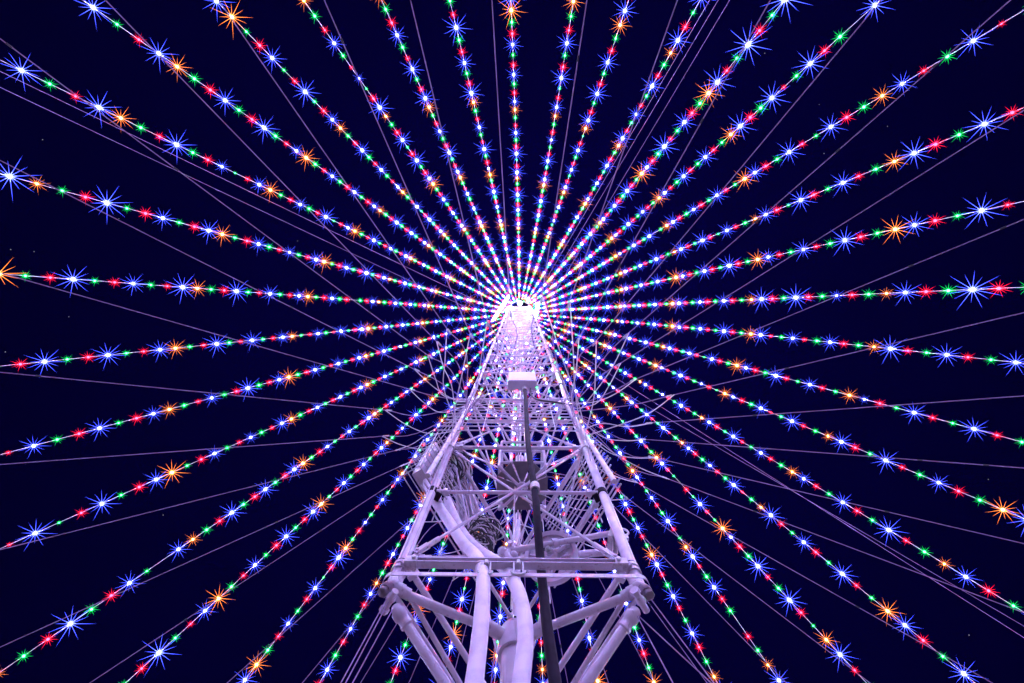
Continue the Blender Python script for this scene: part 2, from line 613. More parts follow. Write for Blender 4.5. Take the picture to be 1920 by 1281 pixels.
gr = grille('ladder-like grille of thin rods on the right tower face beside the big pulley', GL[1], GL[2], 5.6 + GZ, 7.7 + GZ, 14, 0.22, -0.75, 0.10, (0.12, 0.48, 0.7))
gl = grille('ladder-like grille of thin rods on the left tower face around the coiled cable', GL[2], GL[0], 5.6 + GZ, 7.7 + GZ, 14, -0.7, 0.10, 0.10, (0.88, 0.52, 0.3))
for root, s, q in ((gl, -1, ((886, 752), (868, 782), (802, 892))), (gr, 1, ((1062, 760), (1075, 780), (1152, 903)))):
    m = MB()
    p0 = at(*q[0], YF - 0.10)
    p1 = at(*q[2], YF - 0.16)
    m.tube(p0, p1, 0.036, 10)
    m.lathe(p0 - (p1 - p0).normalized() * 0.1, p1 - p0, [(0.05, 0), (0.05, 0.2)], 10)
    m.build('outrigger_pole', PAINT2, root)

# ------------------------------------------------------------------ things fixed to the tower
# junction box with its conduit
jb = empty('junction_box', at(979, 722, YF - 0.14), 'white junction box on the front tower face with a dark conduit pipe below', 'junction box')
c0 = at(979, 722, YF - 0.14)
zt = at(979, 705, YF - 0.14).z
b = MB()
hw = 0.345
b.box((c0.x, YF - 0.12, (c0.z + zt) / 2), (2 * hw, 0.23, zt - c0.z))
o = b.build('box', BOXP, jb)
b = MB()
b.box((c0.x, YF - 0.245, (c0.z + zt) / 2), (2 * hw - 0.05, 0.014, zt - c0.z - 0.05))
b.build('door', BOXP, jb)
pth = spline([at(984, 730, YF - 0.15), at(986, 750, YF - 0.16), at(990, 830, YF - 0.17), at(1003, 922, YF - 0.15), at(1008, 985, YF - 0.10), at(1014, 1060, YF + 0.015), at(1024, 1160, YF - 0.02), at(1041, 1281, YF - 0.05)], 5)
last = Vector(pth[-1])
pth += [Vector((last.x + 0.02, last.y, last.z * 0.5)), Vector((last.x + 0.03, last.y, 0.12))]
b = MB()
b.path(pth, 0.043, 12)
cn = b.build('conduit', DARK, jb)
b = MB()
q = at(1003, 915, YF - 0.15)
b.lathe(q + Vector((0, 0, -0.07)), (0, 0, 1), [(0.05, 0), (0.06, 0.0), (0.06, 0.14), (0.05, 0.14)], 12)
b.build('coupling', PAINT2, cn)
b = MB()
b.lathe(Vector(pth[0]) + Vector((0, 0, -0.12)), (0, 0, 1), [(0.05, 0), (0.06, 0.0), (0.06, 0.12), (0.08, 0.12), (0.08, 0.14)], 12)
b.build('gland', STEEL, jb)
b = MB()
b.path(spline([c0 + Vector((0.20, 0.09, 0)), c0 + Vector((0.19, 0.08, -0.5)), c0 + Vector((0.30, 0.02, -1.3)), c0 + Vector((0.62, 0.0, -1.6)), c0 + Vector((1.02, 0.02, -1.75))], 6), 0.022, 8)
b.build('black_lead', RUBBER, jb)

# hoses: two thick pale hoses hung through the U-bolts of the channel bar
def hose(label, pts, r):
    P = spline([at(x, y, Y) for x, y, Y in pts], 7)
    f0 = P[0]
    P = [Vector((f0.x - 0.02, f0.y - 0.04, 0.06)), Vector((f0.x - 0.01, f0.y - 0.02, 0.8))] + P
    root = empty('thick_hose', (f0.x, f0.y, 0.0), label, 'hose', 'thick pale hoses on the tower')
    b = MB()
    # fine ribs: slightly varying radius
    Q, rs = [], []
    for i in range(len(P) - 1):
        L = (P[i + 1] - P[i]).length
        n = max(1, int(L / 0.05))
        for k in range(n):
            Q.append(P[i].lerp(P[i + 1], k / n))
            rs.append(r * (1 + random.uniform(-0.012, 0.012)))
    b.path(Q, rs, 18)
    h = b.build('hose', HOSE, root)
    return root, P
h1, P1 = hose('thick pale hose hanging left of the post, then curving up to the left leg',
              [(889, 1281, YF - .16), (901, 1180, YF - .15), (906, 1100, YF - .13), (903, 1066, YF - .06), (892, 1042, YF + .06), (868, 1018, YF + .14), (846, 985, YF + .18), (824, 952, YF + .18), (806, 922, YF + .16), (801, 898, YF + .2), (814, 872, YF + .3)], 0.060)
h2, P2 = hose('thick pale hose hanging in front of the post, bending left above the channel bar',
              [(977, 1281, YF - .16), (985, 1200, YF - .15), (982, 1150, YF - .13), (968, 1100, YF - .10), (944, 1064, YF + .05), (912, 1042, YF + .2), (884, 1020, YF + .3), (865, 995, YF + .36), (850, 965, YF + .4), (838, 935, YF + .42)], 0.058)
for root, (x, y) in ((h1, (911, 1062)), (h2, (972, 1062))):
    q = at(x, y, YF - 0.13)
    m = MB()
    m.tube(q + Vector((-0.04, 0, 0.05)), q + Vector((-0.04, 0, -0.09)), 0.010, 6)
    m.tube(q + Vector((0.04, 0, 0.05)), q + Vector((0.04, 0, -0.09)), 0.010, 6)
    m.path([q + Vector((0.06 * math.cos(a), -0.02, -0.10 - 0.05 * math.sin(a))) for a in [PI * i / 8 for i in range(9)]], 0.012, 6)
    m.smooth = False
    m.lathe(q + Vector((0, -0.0, 0.03)), (0, 0, 1), [(0.022, 0), (0.022, 0.05)], 6)
    m.build('u_bolt', STEEL, root)

# pulley
def pulley():
    c = at(1034, 1045, YF + 0.36)
    v = (c - CAM).normalized()
    mn = (R3.transposed() @ Vector((-0.34, -0.94, 0))).normalized()
    ax = (-v * 0.72 + mn * 0.69).normalized()
    root = empty('pulley', c, 'big cast pulley wheel with five holes lying behind the channel bar', 'pulley')
    x, y = MB.frame(ax)
    Rr = 0.295
    b = MB()
    b.smooth = False
    b.path([c + (x * math.cos(a) + y * math.sin(a)) * (Rr - 0.01) + ax * o for o in (0.0,) for a in [2 * PI * k / 40 for k in range(40)]], 0.012, 6, closed=True)
    # rim: grooved ring
    n = 48
    prof = [(Rr - 0.045, -0.035), (Rr, -0.045), (Rr + 0.005, -0.03), (Rr - 0.025, 0.0), (Rr + 0.005, 0.03), (Rr, 0.045), (Rr - 0.045, 0.035)]
    base = len(b.v)
    for (r, h) in prof:
        for k in range(n):
            a = 2 * PI * k / n
            b.v.append(c + ax * h + (x * math.cos(a) + y * math.sin(a)) * r)
    np_ = len(prof)
    for i in range(np_):
        for k in range(n):
            l, j = (k + 1) % n, (i + 1) % np_
            b.face((base + i * n + k, base + i * n + l, base + j * n + l, base + j * n + k), True)
    b.build('rim', PAINT, root)
    # web with five round holes
    b = MB()
    b.smooth = False
    nr, na = 14, 100
    def hole(r, a):
        for h in range(5):
            ha = 2 * PI * h / 5 + 0.3
            if math.hypot(r * math.cos(a) - 0.165 * math.cos(ha), r * math.sin(a) - 0.165 * math.sin(ha)) < 0.052:
                return True
        return False
    r0, r1 = 0.05, Rr - 0.04
    keep = {}
    for i in range(nr):
        for k in range(na):
            keep[i, k] = not hole(r0 + (r1 - r0) * (i + .5) / nr, 2 * PI * (k + .5) / na)
    base = len(b.v)
    for side in (-0.008, 0.008):
        for i in range(nr + 1):
            for k in range(na):
                a = 2 * PI * k / na
                b.v.append(c + ax * side + (x * math.cos(a) + y * math.sin(a)) * (r0 + (r1 - r0) * i / nr))
    off = (nr + 1) * na
    for (i, k), ok in keep.items():
        if not ok:
            continue
        l = (k + 1) % na
        q = [base + i * na + k, base + i * na + l, base + (i + 1) * na + l, base + (i + 1) * na + k]
        b.face(tuple(q[::-1]))
        b.face(tuple(t + off for t in q))
        for (di, dk, e) in ((1, 0, (2, 3)), (-1, 0, (0, 1)), (0, 1, (1, 2)), (0, -1, (3, 0))):
            if not keep.get((i + di, (k + dk) % na), True):
                b.face((q[e[0]], q[e[1]], q[e[1]] + off, q[e[0]] + off))
    b.build('web', PAINT, root)
    for h in range(5):
        a = 2 * PI * (h + .5) / 5 + 0.3
        d = x * math.cos(a) + y * math.sin(a)
        m = MB()
        m.beam(c + d * 0.06, c + d * 0.245, 0.022, 0.05, ax)
        m.build('rib', PAINT, root)
    m = MB()
    m.lathe(c - ax * 0.06, ax, [(0.05, 0), (0.07, 0.0), (0.075, 0.09), (0.06, 0.13), (0.04, 0.14), (0.04, 0.18)], 18)
    hub = m.build('hub', PAINT, root)
    m = MB()
    m.smooth = False
    m.lathe(c + ax * 0.12, ax, [(0.038, 0), (0.038, 0.035), (0.022, 0.035), (0.022, 0.075), (0.012, 0.08)], 6)
    m.build('hub_bolt', STEEL, hub)
    # shafts that carry the wheel
    m = MB()
    m.tube(at(958, 1032, YF + 0.20), at(1146, 1000, YF + 0.20), 0.031, 12)
    m.lathe(at(1040, 1018, YF + 0.20), at(1146, 1000, YF + .2) - at(958, 1032, YF + .2), [(0.05, -0.03), (0.05, 0.03)], 12)
    s1 = m.build('shaft', PAINT, root)
    m = MB()
    m.tube(at(950, 1052, YF + 0.62), at(1150, 1034, YF + 0.42), 0.042, 12)
    m.build('rear_shaft', PAINT, root)
    m = MB()                                     # knuckles on the left end
    p = at(960, 1032, YF + 0.22)
    m.ball(p, 0.065, 12, 8)
    m.ball(p + Vector((-0.10, 0.0, -0.03)), 0.055, 12, 8)
    m.ball(p + Vector((0.02, -0.02, -0.13)), 0.05, 12, 8)
    m.path(spline([p, p + Vector((-0.05, -0.02, -0.10)), p + Vector((0.0, 0, -0.25)), p + Vector((-0.06, 0.04, -0.42))], 4), 0.036, 8)
    m.lathe(p + Vector((-0.02, -0.10, 0.0)), (0, 1, 0), [(0.028, 0), (0.028, 0.2)], 6)
    m.build('knuckle', PAINT, root)
    m = MB()                                     # plate clamp on the right end, fixed to the leg
    p = at(1148, 1008, YF + 0.14)
    rot = Matrix.Rotation(0.35, 3, 'Y')
    m.box(p, (0.05, 0.20, 0.30), rot)
    m.box(p + Vector((0.08, 0, 0.04)), (0.12, 0.05, 0.06))
    m.box(p + Vector((0.08, -0.05, -0.10)), (0.14, 0.04, 0.05))
    for q in (0.09, -0.05, -0.13):
        m.lathe(p + Vector((0.02, -0.15, q)), (0, 1, 0), [(0.02, 0), (0.02, 0.26)], 6)
        m.lathe(p + Vector((0.02, -0.14, q)), (0, 1, 0), [(0.034, 0), (0.034, 0.03)], 6)
    m.path([p + Vector((0.13 + 0.06 * math.cos(a), -0.02, 0.08 + 0.07 * math.sin(a))) for a in [2 * PI * k / 12 for k in range(12)]], 0.012, 6, closed=True)
    m.build('clamp_plate', PAINT2, root)
pulley()

# lift platform inside the shaft: octagon of floor plates and pipe rails
def platform():
    c = at(979, 912, 0.05)
    root = empty('lift_platform', c, 'small grey octagonal lift platform with white pipe rails inside the tower', 'platform')
    for k in range(8):
        a0, a1 = 2 * PI * (k + .04) / 8 + PI / 8, 2 * PI * (k + .96) / 8 + PI / 8
        m = MB()
        m.smooth = False
        dz = 0.02 * (k % 2)
        ps = [(0.07, (a0 + a1) / 2 - 0.25), (0.44, a0), (0.44, a1), (0.07, (a0 + a1) / 2 + 0.25)]
        b0 = len(m.v)
        for zz in (0, 0.015):
            for (r, a) in ps:
                m.v.append(c + Vector((r * math.cos(a), r * math.sin(a), zz + dz)))
        m.face((3, 2, 1, 0)); m.face((4, 5, 6, 7))
        for i in range(4):
            j = (i + 1) % 4
            m.face((i, j, j + 4, i + 4))
        m.build('floor_plate', PLATE, root)
    for k in range(4):
        a = 2 * PI * k / 4 + PI / 4
        d = Vector((math.cos(a), math.sin(a), 0))
        m = MB()
        m.path(spline([c + d * 0.10 + Vector((0, 0, -0.10)), c + d * 0.48 + Vector((0, 0, -0.08)), c + d * 0.52 + Vector((0, 0, 0.1)), c + d * 0.52 + Vector((0, 0, 1.05)), c + d * 0.40 + Vector((0, 0, 1.25))], 4), 0.026, 8)
        m.build('rail_post', PAINT, root)
    for zz in (0.08, 0.6, 1.05):
        m = MB()
        sq = [c + Vector((0.52 * math.cos(2 * PI * k / 4 + PI / 4), 0.52 * math.sin(2 * PI * k / 4 + PI / 4), zz)) for k in range(4)]
        for i in range(4):
            m.tube(sq[i], sq[(i + 1) % 4], 0.024, 8)
        m.build('rail', PAINT, root)
    m = MB()
    m.tube(c + Vector((0, 0, -0.35)), c + Vector((0, 0, 1.3)), 0.03, 8)
    m.lathe(c + Vector((0, 0, -0.10)), (0, 0, 1), [(0.05, 0), (0.09, 0.02), (0.09, 0.08), (0.04, 0.1)], 12)
    m.build('centre_post', PAINT, root)
    m = MB()                                     # chain under the platform
    for i in range(7):
        m.ring(c + Vector((0.03, -0.05, -0.2 - 0.055 * i)), (1, 0, 0) if i % 2 else (0, 1, 0), 0.028, 0.008, 10, 5)
    m.build('chain', STEEL, root)
platform()
for (x, Y, za, zb_) in ((-0.045, 0.05, ZP + 0.2, ZP + 3.1), (0.05, 0.1, ZP + 4.4, ZT)):
    m = MB()
    m.tube((x, Y, za), (x, Y, zb_), 0.012, 6)
    tag(m.build('lift_cable', STEEL), 'thin steel lift cable hanging %s the grey octagonal platform inside the tower' % ('below' if za < ZP + 1 else 'above'), 'cable', 'lift cables inside the tower')

# cable coils on the left side
def coil(label, c, R, ax, n, r, L):
    root = empty('cable_coil', c, label, 'cable coil', 'coiled cables on the left side of the tower')
    ax = Vector(ax).normalized()
    x, y = MB.frame(ax)
    for i in range(n):
        m = MB()
        R_ = R * random.uniform(0.72, 1.08)
        tilt = Vector((random.uniform(-.35, .35), random.uniform(-.35, .35), random.uniform(-.35, .35)))
        off = ax * random.uniform(-L, L) + x * random.uniform(-.03, .03) + y * random.uniform(-.03, .03)
        a2 = (ax + tilt).normalized()
        u, v = MB.frame(a2)
        ph = random.uniform(0, 6)
        pts = []
        for k in range(26):
            a = 2 * PI * k / 26
            rr = R_ * (1 + 0.09 * math.sin(3 * a + ph))
            pts.append(Vector(c) + off + u * (rr * math.cos(a)) + v * (rr * 1.2 * math.sin(a)) + a2 * (0.04 * math.sin(2 * a + ph)))
        m.path(pts, r, 5, closed=True)
        m.build('loop', WIRE if i % 3 == 0 else RUBBER, root)
    return root
coil('tangled cable coil hanging low inside the tower, left of the big pulley', at(906, 1004, YF + 0.52), 0.17, (0.35, -0.4, 1), 30, 0.0075, 0.13)
coil('tangled cable coil high on the left leg beside the tilted white cabinet', at(846, 878, YF + 0.36), 0.24, (0.2, 0.2, 1), 26, 0.009, 0.32)

# white cabinet outside the left leg, and the pale padded duct inside the left face
u = (LEG[2] - LEG[0]).normalized()
nrm = Vector((-u.y, u.x, 0))
cb_c = at(806, 872, YF + 0.16)
rotc = Matrix((u, nrm, Vector((0, 0, 1)))).transposed()
cab = empty('cabinet', cb_c - Vector((0, 0, 0.6)), 'narrow white cabinet in a wire cage fixed outside the left tower leg', 'cabinet')
m = MB()
m.box(cb_c, (0.30, 0.16, 1.15), rotc)
m.build('case', PAINT, cab)
m = MB()
m.box(cb_c + nrm * 0.088 + Vector((0, 0, 0)), (0.25, 0.012, 1.05), rotc)
m.build('door', PAINT, cab)
m = MB()
for i in range(8):
    zz = -0.72 + i * 0.2
    for (p, q) in (((-0.24, -0.14), (0.24, -0.14)), ((0.24, -0.14), (0.24, 0.14)), ((0.24, 0.14), (-0.24, 0.14)), ((-0.24, 0.14), (-0.24, -0.14))):
        m.tube(cb_c + rotc @ Vector((p[0], p[1], zz)), cb_c + rotc @ Vector((q[0], q[1], zz)), 0.007, 5)
for p in ((-0.24, -0.14), (0.24, -0.14), (0.24, 0.14), (-0.24, 0.14)):
    m.tube(cb_c + rotc @ Vector((p[0], p[1], -0.74)), cb_c + rotc @ Vector((p[0], p[1], 0.74)), 0.009, 5)
m.build('wire_cage', STEEL, cab)
bun = empty('cable_bundle', at(898, 1000, YF + 0.62), 'bundle of pale vertical cables hanging behind the left grille between two cable coils', 'cable bundle')
duct_a, duct_b = at(862, 893, YF + 0.62), at(886, 985, YF + 0.80)
for i in range(30):
    ox, oy = random.uniform(-.19, .19), random.uniform(-.11, .11)
    m = MB()
    P = []
    for k in range(7):
        p = duct_a.lerp(duct_b, k / 6)
        sp = 1 - 0.25 * math.sin(PI * k / 6)
        P.append(p + Vector((ox * sp + random.uniform(-.012, .012), oy * sp + random.uniform(-.012, .012), random.uniform(-.1, .1) if k in (0, 6) else 0)))
    m.path(spline(P, 3), random.choice((0.012, 0.016, 0.022)), 6)
    m.build('cable', RUBBER if i % 7 == 0 else PAINT, bun)

# black leads running down beside the right leg
for (x0, lab) in ((0.075, 'outer'), (0.045, 'inner')):
    m = MB()
    P = []
    z = ZP + 6
    while z < ZP + 26:
        P.append(LEG[1] + Vector((x0 + random.uniform(-.02, .03), -0.06 + random.uniform(-.02, .02), z)))
        z += 0.6
    m.path(spline(P, 2), 0.016, 6)
    tag(m.build('power_lead', RUBBER), '%s one of two black power leads tied along the upper right tower leg' % lab, 'cable', 'black power leads on the right leg')

# ------------------------------------------------------------------ strings of bulbs
STR = [[-0.0422, 23.41, 41.81, 0.01175, -2.23e-07, -2.22, 0.25], [0.1222, 23.91, 51.16, 0.0116, 1.01e-07, -4.58, 0.43], [0.2673, 23.14, 51.31, 0.01185, 1.97e-08, -4.96, 0.43], [0.431, 23.16, 50.85, 0.01176, 3.78e-09, -4.31, 0.49], [0.5501, 16.76, 55.04, 0.01178, -1.04e-07, -0.08, 0.39], [0.6974, 18.95, 52.26, 0.0116, -8.48e-08, -1.08, 0.54], [0.8967, 21.76, 58.39, 0.01152, 2.26e-08, -2.98, 0.25], [1.0353, 21.82, 57.65, 0.01139, 4.14e-08, -2.95, 0.37], [1.1992, 20.11, 57.68, 0.01139, 8.16e-09, -1.86, 0.01], [1.3531, 18.66, 58.24, 0.01136, 3.9e-08, -2.34, -0.01], [1.5465, 23.62, 52.56, 0.01185, -1.13e-08, -3.95, -0.05], [1.7111, 24.17, 50.7, 0.01197, -2.6e-08, -4.06, -0.19], [1.8519, 24.66, 49.73, 0.01208, -5.78e-08, -4.26, -0.14], [2.0083, 25.32, 48.4, 0.01194, -4.34e-09, -4.71, -0.09], [2.1617, 25.95, 47.38, 0.01182, -1.76e-08, -4.11, 0.01], [2.2986, 23.66, 47.68, 0.01149, -9.55e-09, -2.48, -0.02], [2.4594, 24.22, 46.6, 0.01157, -1.88e-08, -2.91, -0.11], [2.6142, 22.9, 47.84, 0.01104, 4.67e-08, -2.56, -0.48], [2.7613, 22.91, 45.34, 0.01152, -2.2e-08, -2.49, -0.26], [2.9248, 22.9, 53.72, 0.01146, 4.06e-08, -2.49, -0.36], [3.0942, 22.9, 53.32, 0.01143, -1.23e-08, -2.49, -0.42], [3.2501, 22.89, 52.2, 0.0113, 4.81e-08, -2.5, -0.54], [3.4136, 22.89, 52.29, 0.0111, 2.58e-08, -2.51, -0.67], [3.5683, 22.88, 52.7, 0.01088, -9.78e-09, -2.51, -0.83], [3.7406, 22.88, 50.34, 0.01114, 3.42e-08, -2.49, -0.74], [3.8919, 20.95, 59.53, 0.01163, -5.51e-08, -2.11, -0.39], [4.0893, 21.24, 57.45, 0.01165, -3.96e-08, -1.94, -0.53], [4.2263, 22.47, 65.84, 0.01149, -8.13e-09, -2.0, -0.15], [4.4213, 23.66, 54.77, 0.01142, 4.69e-08, -3.09, -0.44], [4.5812, 23.9, 53.63, 0.01151, 3.21e-08, -3.42, -0.33], [4.7409, 24.4, 52.51, 0.01155, 2.09e-08, -3.79, -0.22], [4.9393, 20.9, 64.39, 0.01102, 3.55e-08, -1.52, -0.04], [5.1267, 21.55, 63.43, 0.01097, 5.86e-08, -2.15, -0.27], [5.2835, 23.21, 60.34, 0.01119, 5.78e-08, -3.89, -0.05], [5.4385, 22.67, 58.58, 0.0113, 4.12e-08, -2.81, 0.1], [5.6036, 23.59, 47.11, 0.01128, 6.15e-08, -2.83, -0.05], [5.7396, 22.72, 46.27, 0.01139, 5.09e-08, -3.1, 0.22], [5.9206, 23.27, 44.46, 0.01149, -5.27e-08, -2.6, -0.02], [6.0779, 23.29, 43.39, 0.01155, -3.63e-08, -2.84, 0.19]]
def bulb_mesh(name, core_r, length, mats):
    """Small round lamp with added glowing needles that imitate the lens starburst."""
    m = MB()
    m.mat = 0
    m.ball((0, 0, 0), core_r, 6, 4)
    m.mat = 1
    m.smooth = False
    for lay, (lf, bw) in enumerate(((1.0, 0.0085), (0.42, 0.013))):  # long and short needles shaped as lens starburst, no part of the lamp
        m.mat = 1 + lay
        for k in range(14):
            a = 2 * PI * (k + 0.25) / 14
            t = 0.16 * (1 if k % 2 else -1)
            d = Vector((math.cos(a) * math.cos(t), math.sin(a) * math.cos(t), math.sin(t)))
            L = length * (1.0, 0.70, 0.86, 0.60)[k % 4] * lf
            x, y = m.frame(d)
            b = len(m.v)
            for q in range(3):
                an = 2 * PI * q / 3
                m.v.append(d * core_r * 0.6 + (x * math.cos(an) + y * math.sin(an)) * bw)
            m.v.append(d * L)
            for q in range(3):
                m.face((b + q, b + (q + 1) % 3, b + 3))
    return m.mesh(name, mats)
BULB, SMALL = {}, {}
DEAD = {(5, -10), (16, -7), (15, 6), (27, 8), (6, 22), (31, 26)}   # sockets whose lamp is out
for c, (cc, cs, sc_, ss, ln, r) in COLORS.items():
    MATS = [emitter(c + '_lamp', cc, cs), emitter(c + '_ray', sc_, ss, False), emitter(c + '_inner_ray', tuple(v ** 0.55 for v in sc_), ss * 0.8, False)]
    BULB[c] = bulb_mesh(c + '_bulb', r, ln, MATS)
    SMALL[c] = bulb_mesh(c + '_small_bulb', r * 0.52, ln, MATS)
ORD = ['first', 'second', 'third', 'fourth', 'fifth', 'sixth', 'seventh', 'eighth', 'ninth', 'tenth', 'eleventh', 'twelfth',
       'thirteenth', 'fourteenth', 'fifteenth', 'sixteenth', 'seventeenth', 'eighteenth', 'nineteenth', 'twentieth']
HH = 44.5
def string_fn(q):
    az, Rb, n0, dl, c3, sag, lat = q
    def P(t):
        r = 1.3 + (Rb - 1.3) * t
        la = lat * 4 * t * (1 - t)
        return Vector((r * math.sin(az) + la * math.cos(az), -r * math.cos(az) + la * math.sin(az), GZ + HH * (1 - t) - 4 * sag * t * (1 - t)))
    return P
def exit_edge(fn):
    """Edge of the picture where a line leaves it, and the place along that edge."""
    prev = None
    for i in range(400):
        p = px(fn(i / 400 * 0.985))
        if p is None:
            break
        if prev is not None and not (0 <= p[0] <= 1920 and 0 <= p[1] <= 1281):
            if p[0] < 0: return 'left', p[1]
            if p[0] > 1920: return 'right', p[1]
            if p[1] < 0: return 'top', p[0]
            return 'bottom', p[0]
        prev = p
    return 'bottom', prev[0]
def ranks(fns):
    ex = [exit_edge(f) for f in fns]
    lab = []
    for e, v in ex:
        same = sorted(u for d, u in ex if d == e)
        i = same.index(v)
        n = len(same)
        a, b = {'left': ('top', 'bottom'), 'right': ('top', 'bottom'), 'top': ('left', 'right'), 'bottom': ('left', 'right')}[e]
        if i < n / 2:
            lab.append((e, ORD[i], a))
        else:
            lab.append((e, ORD[n - 1 - i], b))
    return lab
fns = [string_fn(q) for q in STR]
labs = ranks(fns)
PATTERN = ['orange', 'green', 'red', 'blue', 'green', 'red', 'blue', 'green', 'red', 'blue']
FOOT = Vector((0, 0, 1.0))
rnd = random.Random(11)
sockm_all = []
for si, q in enumerate(STR):
    P = fns[si]
    e, o_, c_ = labs[si]
    foot = P(0.985)
    root = empty('light_string', foot, 'string of coloured bulbs reaching the %s edge of the picture, %s from the %s corner' % (e, o_, c_), 'light string', 'strings of coloured bulbs')
    m = MB()
    m.path([P(0.985 * i / 36) for i in range(37)], 0.0072, 4)
    m.build('cable', WIRE, root)
    sk = MB()
    j = math.ceil(q[2]) - 86
    while j < q[2]:
        u_ = q[2] - j
        t = u_ * q[3] + q[4] * u_ ** 3
        k = j % 10
        j += 1
        if not (0.003 < t < 0.962):
            continue
        if (si, j - 1) in DEAD:
            continue
        col = PATTERN[k]
        s = rnd.uniform(0.72, 1.14)
        x = rnd.random()
        if x < 0.07:
            s *= 0.6
        s *= min(1.0, 0.75 + t * 2)
        if col == 'orange' and x > 0.72:
            s *= 0.68
        p = P(t) + Vector((0, 0, -0.05))
        sk.tube(P(t) + Vector((0, 0, 0.02)), P(t) + Vector((0, 0, -0.035)), 0.016, 5)
        d = (p - FOOT).normalized()
        xx = (Vector((1, 0, 0)) - d * d.x).normalized()
        yy = d.cross(xx)
        rot = Matrix((xx, yy, d)).transposed()
        rot = rot @ Matrix.Rotation(rnd.uniform(-0.05, 0.05), 3, 'Z')
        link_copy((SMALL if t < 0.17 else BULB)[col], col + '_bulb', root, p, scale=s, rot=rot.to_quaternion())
    tag(sk.build('sockets', SOCK, root), kind='stuff')

# ------------------------------------------------------------------ lower ring of bare cables and the guy wires
FEED = [[357.28, 8.71, 20.14], [7.0, 8.2, 20.1], [16.0, 8.6, 20.1], [24.17, 8.6, 20.16], [33.03, 9.25, 20.06], [40.92, 9.55, 20.01], [49.05, 9.68, 19.99], [58.14, 9.67, 19.99], [67.0, 9.41, 20.03], [76.07, 9.33, 20.05], [84.8, 9.51, 20.02], [94.03, 9.76, 19.97], [102.1, 10.01, 19.92], [111.65, 10.54, 19.81], [120.34, 10.56, 19.81], [129.61, 11.11, 19.68], [139.1, 9.9, 20.0], [148.6, 9.9, 20.0], [158.1, 9.9, 20.0], [167.6, 9.9, 20.0], [177.1, 9.9, 20.0], [186.6, 9.9, 20.0], [196.1, 9.9, 20.0], [205.6, 9.9, 20.0], [215.1, 9.9, 20.0], [224.6, 9.9, 20.0], [234.1, 9.9, 20.0], [243.64, 11.95, 19.45], [253.38, 10.76, 19.76], [264.31, 10.23, 19.88], [274.69, 9.75, 19.97], [284.87, 9.96, 19.93], [295.12, 10.19, 19.89], [305.61, 10.07, 19.91], [314.67, 10.02, 19.92], [323.09, 9.77, 19.97], [331.21, 9.41, 20.03], [340.7, 8.7, 20.14], [349.09, 8.38, 20.18]]
GUYS = [(27.6, 34.0, 36.0, 'leftmost of the three close guy wires running to the top edge right of centre'),
        (27.9, 27.9, 36.1, 'middle one of the three close guy wires running to the top edge right of centre'),
        (27.9, 20.9, 36.1, 'rightmost of the three close guy wires running to the top edge right of centre'),
        (300.4, 36.3, 36.0, 'upper of the two long guy wires running side by side to the upper left edge'),
        (300.0, 28.7, 36.1, 'lower of the two long guy wires running side by side to the upper left edge'),
        (118.0, 41.0, 35.9, 'upper of the two long guy wires running side by side to the lower right corner'),
        (115.8, 29.1, 36.1, 'lower of the two long guy wires running side by side to the lower right corner')]
def line_fn(az, z, R, r0=1.28, sag=0.0):
    a = math.radians(az)
    d = Vector((math.sin(a), -math.cos(a), 0))
    A, B = d * r0 + Vector((0, 0, z + GZ)), d * R + Vector((0, 0, 0.0 + GZ))
    B = A + (B - A) * (1 + GZ / (z))
    return lambda t: A.lerp(B, t) - Vector((0, 0, 4 * sag * t * (1 - t)))
ff = [line_fn(*f) for f in FEED]
fl = ranks(ff)
ins = MB()
ins.lathe((0, 0, -0.10), (0, 0, 1), [(0.012, 0), (0.032, 0.01), (0.032, 0.07), (0.02, 0.10), (0.032, 0.13), (0.032, 0.19), (0.012, 0.20)], 8)
ins.box((0.02, 0, 0), (0.05, 0.03, 0.24))
insm = ins.mesh('insulator', STEEL)
for i, f in enumerate(FEED):
    P = ff[i]
    e, o_, c_ = fl[i]
    A, B = P(0), P(0.997)
    root = empty('bare_cable', B, 'thin cable without bulbs from mid tower to the %s edge, %s from the %s corner' % (e, o_, c_), 'cable', 'thin bare cables from the middle of the tower')
    t0 = rnd.uniform(0.055, 0.085)
    leg = min(LEG, key=lambda l: (Vector((A.x, A.y, 0)) - l).length)
    m = MB()
    n = 30
    m.path([P(t0 + (0.997 - t0) * k / n) for k in range(n + 1)], 0.0068, 4)
    m.build('cable', FEEDM, root)
    m = MB()
    # short bands where lengths of cable are spliced
    for k in range(3):
        t = rnd.uniform(0.12, 0.6)
        m.tube(P(t), P(t + 0.0028), 0.013, 5)
    m.build('splices', RUBBER, root)['kind'] = 'stuff'
    d = (B - A).normalized()
    rot = Vector((0, 0, 1)).rotation_difference(d)
    link_copy(insm, 'insulator', root, P(t0), rot=rot, scale=0.5)
    m = MB()
    m.path(spline([P(t0), P(t0 * 0.6) + Vector((rnd.uniform(-.05, .05), rnd.uniform(-.05, .05), -0.06)), Vector((leg.x, leg.y, A.z))], 4), 0.008, 4)
    m.build('tail_wire', FEEDM, root)
    m = MB()                                      # slack jumper lead back to the tower
    end = Vector((leg.x, leg.y, A.z + rnd.uniform(-1.8, 0.4))) * 1.0
    mid = P(t0 * 0.8).lerp(end, 0.5) + Vector((rnd.uniform(-.2, .2), rnd.uniform(-.2, .2), -rnd.uniform(0.25, 0.6)))
    m.path(spline([P(t0 * 1.05), P(t0).lerp(mid, 0.5) + Vector((0, 0, -0.2)), mid, end], 6), 0.008, 5)
    m.build('jumper_lead', WIRE, root)
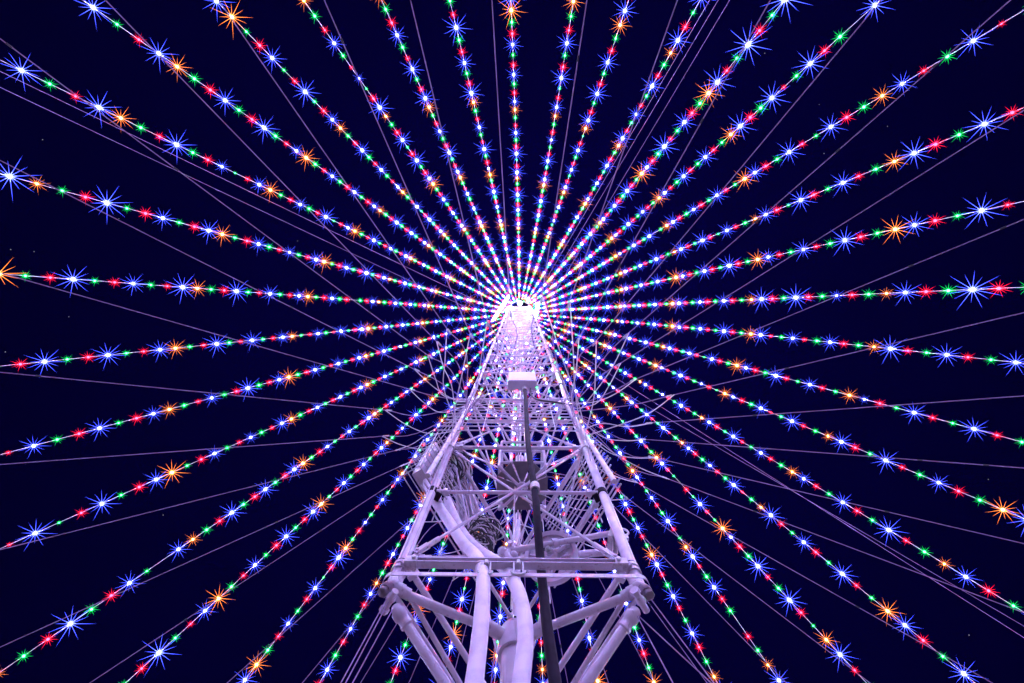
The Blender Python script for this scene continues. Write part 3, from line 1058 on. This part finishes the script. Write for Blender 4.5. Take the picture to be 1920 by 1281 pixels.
for az, z, R, lab in GUYS:
    P = line_fn(az, z, R, 1.2)
    m = MB()
    m.path([P(k / 24 * 0.998) for k in range(25)], 0.0075, 5)
    tag(m.build('guy_wire', FEEDM), lab, 'guy wire', 'long guy wires of the tower')

# stay wires from the lower corners of the tower
for (a_, b_, Y, lab) in (((728, 1118), (639, 1281), -0.62, 'leftmost of the three thin stay wires dropping from the lower left tower corner'),
                         ((732, 1122), (648, 1281), -0.60, 'middle one of the three thin stay wires dropping from the lower left tower corner'),
                         ((740, 1136), (661, 1281), -0.58, 'rightmost of the three thin stay wires dropping from the lower left tower corner'),
                         ((1212, 1112), (1329, 1268), -0.62, 'upper of the three thin stay wires dropping from the lower right tower corner'),
                         ((1193, 1152), (1262, 1281), -0.58, 'steepest of the three thin stay wires dropping from the lower right tower corner'),
                         ((1192, 1150), (1337, 1281), -0.56, 'flattest slack stay wire dropping from the lower right tower corner')):
    p, q = at(*a_, Y), at(*b_, Y)
    d = q - p
    e_ = p + d * (p.z / -d.z)
    m = MB()
    sg = 0.05 if 'slack' in lab else 0.0
    m.path([p.lerp(e_, k / 20) - Vector((0, 0, sg * math.sin(PI * k / 20))) for k in range(21)], 0.0045, 5)
    tag(m.build('stay_wire', FEEDM), lab, 'stay wire', 'stay wires at the tower foot')

# a few real stars far outside the haze
st = MB()
st.smooth = False
for (x, y) in ((80, 262), (20, 468), (64, 472), (10, 660), (558, 452), (1664, 237), (1536, 196), (1545, 288), (223, 410), (306, 966), (1853, 899), (1817, 1191), (129, 594), (700, 312), (1434, 100)):
    d = (R3.transposed() @ Vector(((x - 960) / FPX, (y - 640.5) / FPX, 1))).normalized()
    st.ball(CAM + d * 900, 0.55, 4, 2)
tag(st.build('stars', emitter('starlight', (0.8, 0.85, 1.0), 0.35, False)), kind='structure')

# ------------------------------------------------------------------ added haze lit by the lamps, imitating lens glow
hz = MB()
hz.smooth = False
hz.box((0, 0, 26), (56, 56, 54.4))
hm = bpy.data.materials.new('lens_glow')
hm.use_nodes = True
nt = hm.node_tree
nt.nodes.clear()
o_ = nt.nodes.new('ShaderNodeOutputMaterial')
pv = nt.nodes.new('ShaderNodeVolumePrincipled')
pv.inputs['Color'].default_value = (0.06, 0.03, 1.0, 1)
pv.inputs['Density'].default_value = 0.00029
nt.links.new(pv.outputs[0], o_.inputs['Volume'])
tag(hz.build('glow_haze', hm), kind='stuff')
scn.cycles.volume_bounces = 0

# ------------------------------------------------------------------ star frames at the tower top
LAMPW = emitter('warm_white_lamp', (1.0, 0.84, 1.0), 40)
sm = MB()
sm.ball((0, 0, 0), 0.10, 6, 4)
starb = sm.mesh('star_bulb', LAMPW)
def star(label, a, b, zc):
    a, b = Vector((*a, zc)), Vector((*b, zc))
    c = (a + b) / 2
    d = (b - a).normalized()
    Rr = (b - a).length / 2 / math.cos(PI / 10)
    root = empty('star_frame', c, label, 'star', 'lit star frames at the tower top')
    pts = []
    for k in range(10):
        an = PI / 2 + 2 * PI * k / 10
        r = Rr if k % 2 == 0 else Rr * 0.42
        pts.append(c + d * (r * math.cos(an)) + Vector((0, 0, r * math.sin(an))))
    m = MB()
    for k in range(10):
        m.tube(pts[k], pts[(k + 1) % 10], 0.02, 6)
    m.build('frame', STEEL, root)
    for k in range(10):
        for i in range(5):
            p = pts[k].lerp(pts[(k + 1) % 10], i / 5)
            link_copy(starb, 'star_bulb', root, p)
    t = c - Vector((c.x, c.y, 0)) * 0.6
    m = MB()
    m.tube(c, Vector((c.x * 0.3, c.y * 0.3, zc)), 0.025, 6)
    m.build('mount', STEEL, root)
star('blazing white star frame on the left side of the tower top', (-2.45, 0.4), (-1.05, -1.75), 44.2 + GZ)
star('blazing white star frame on the right side of the tower top', (1.35, 0.45), (1.75, -1.05), 44.6 + GZ)
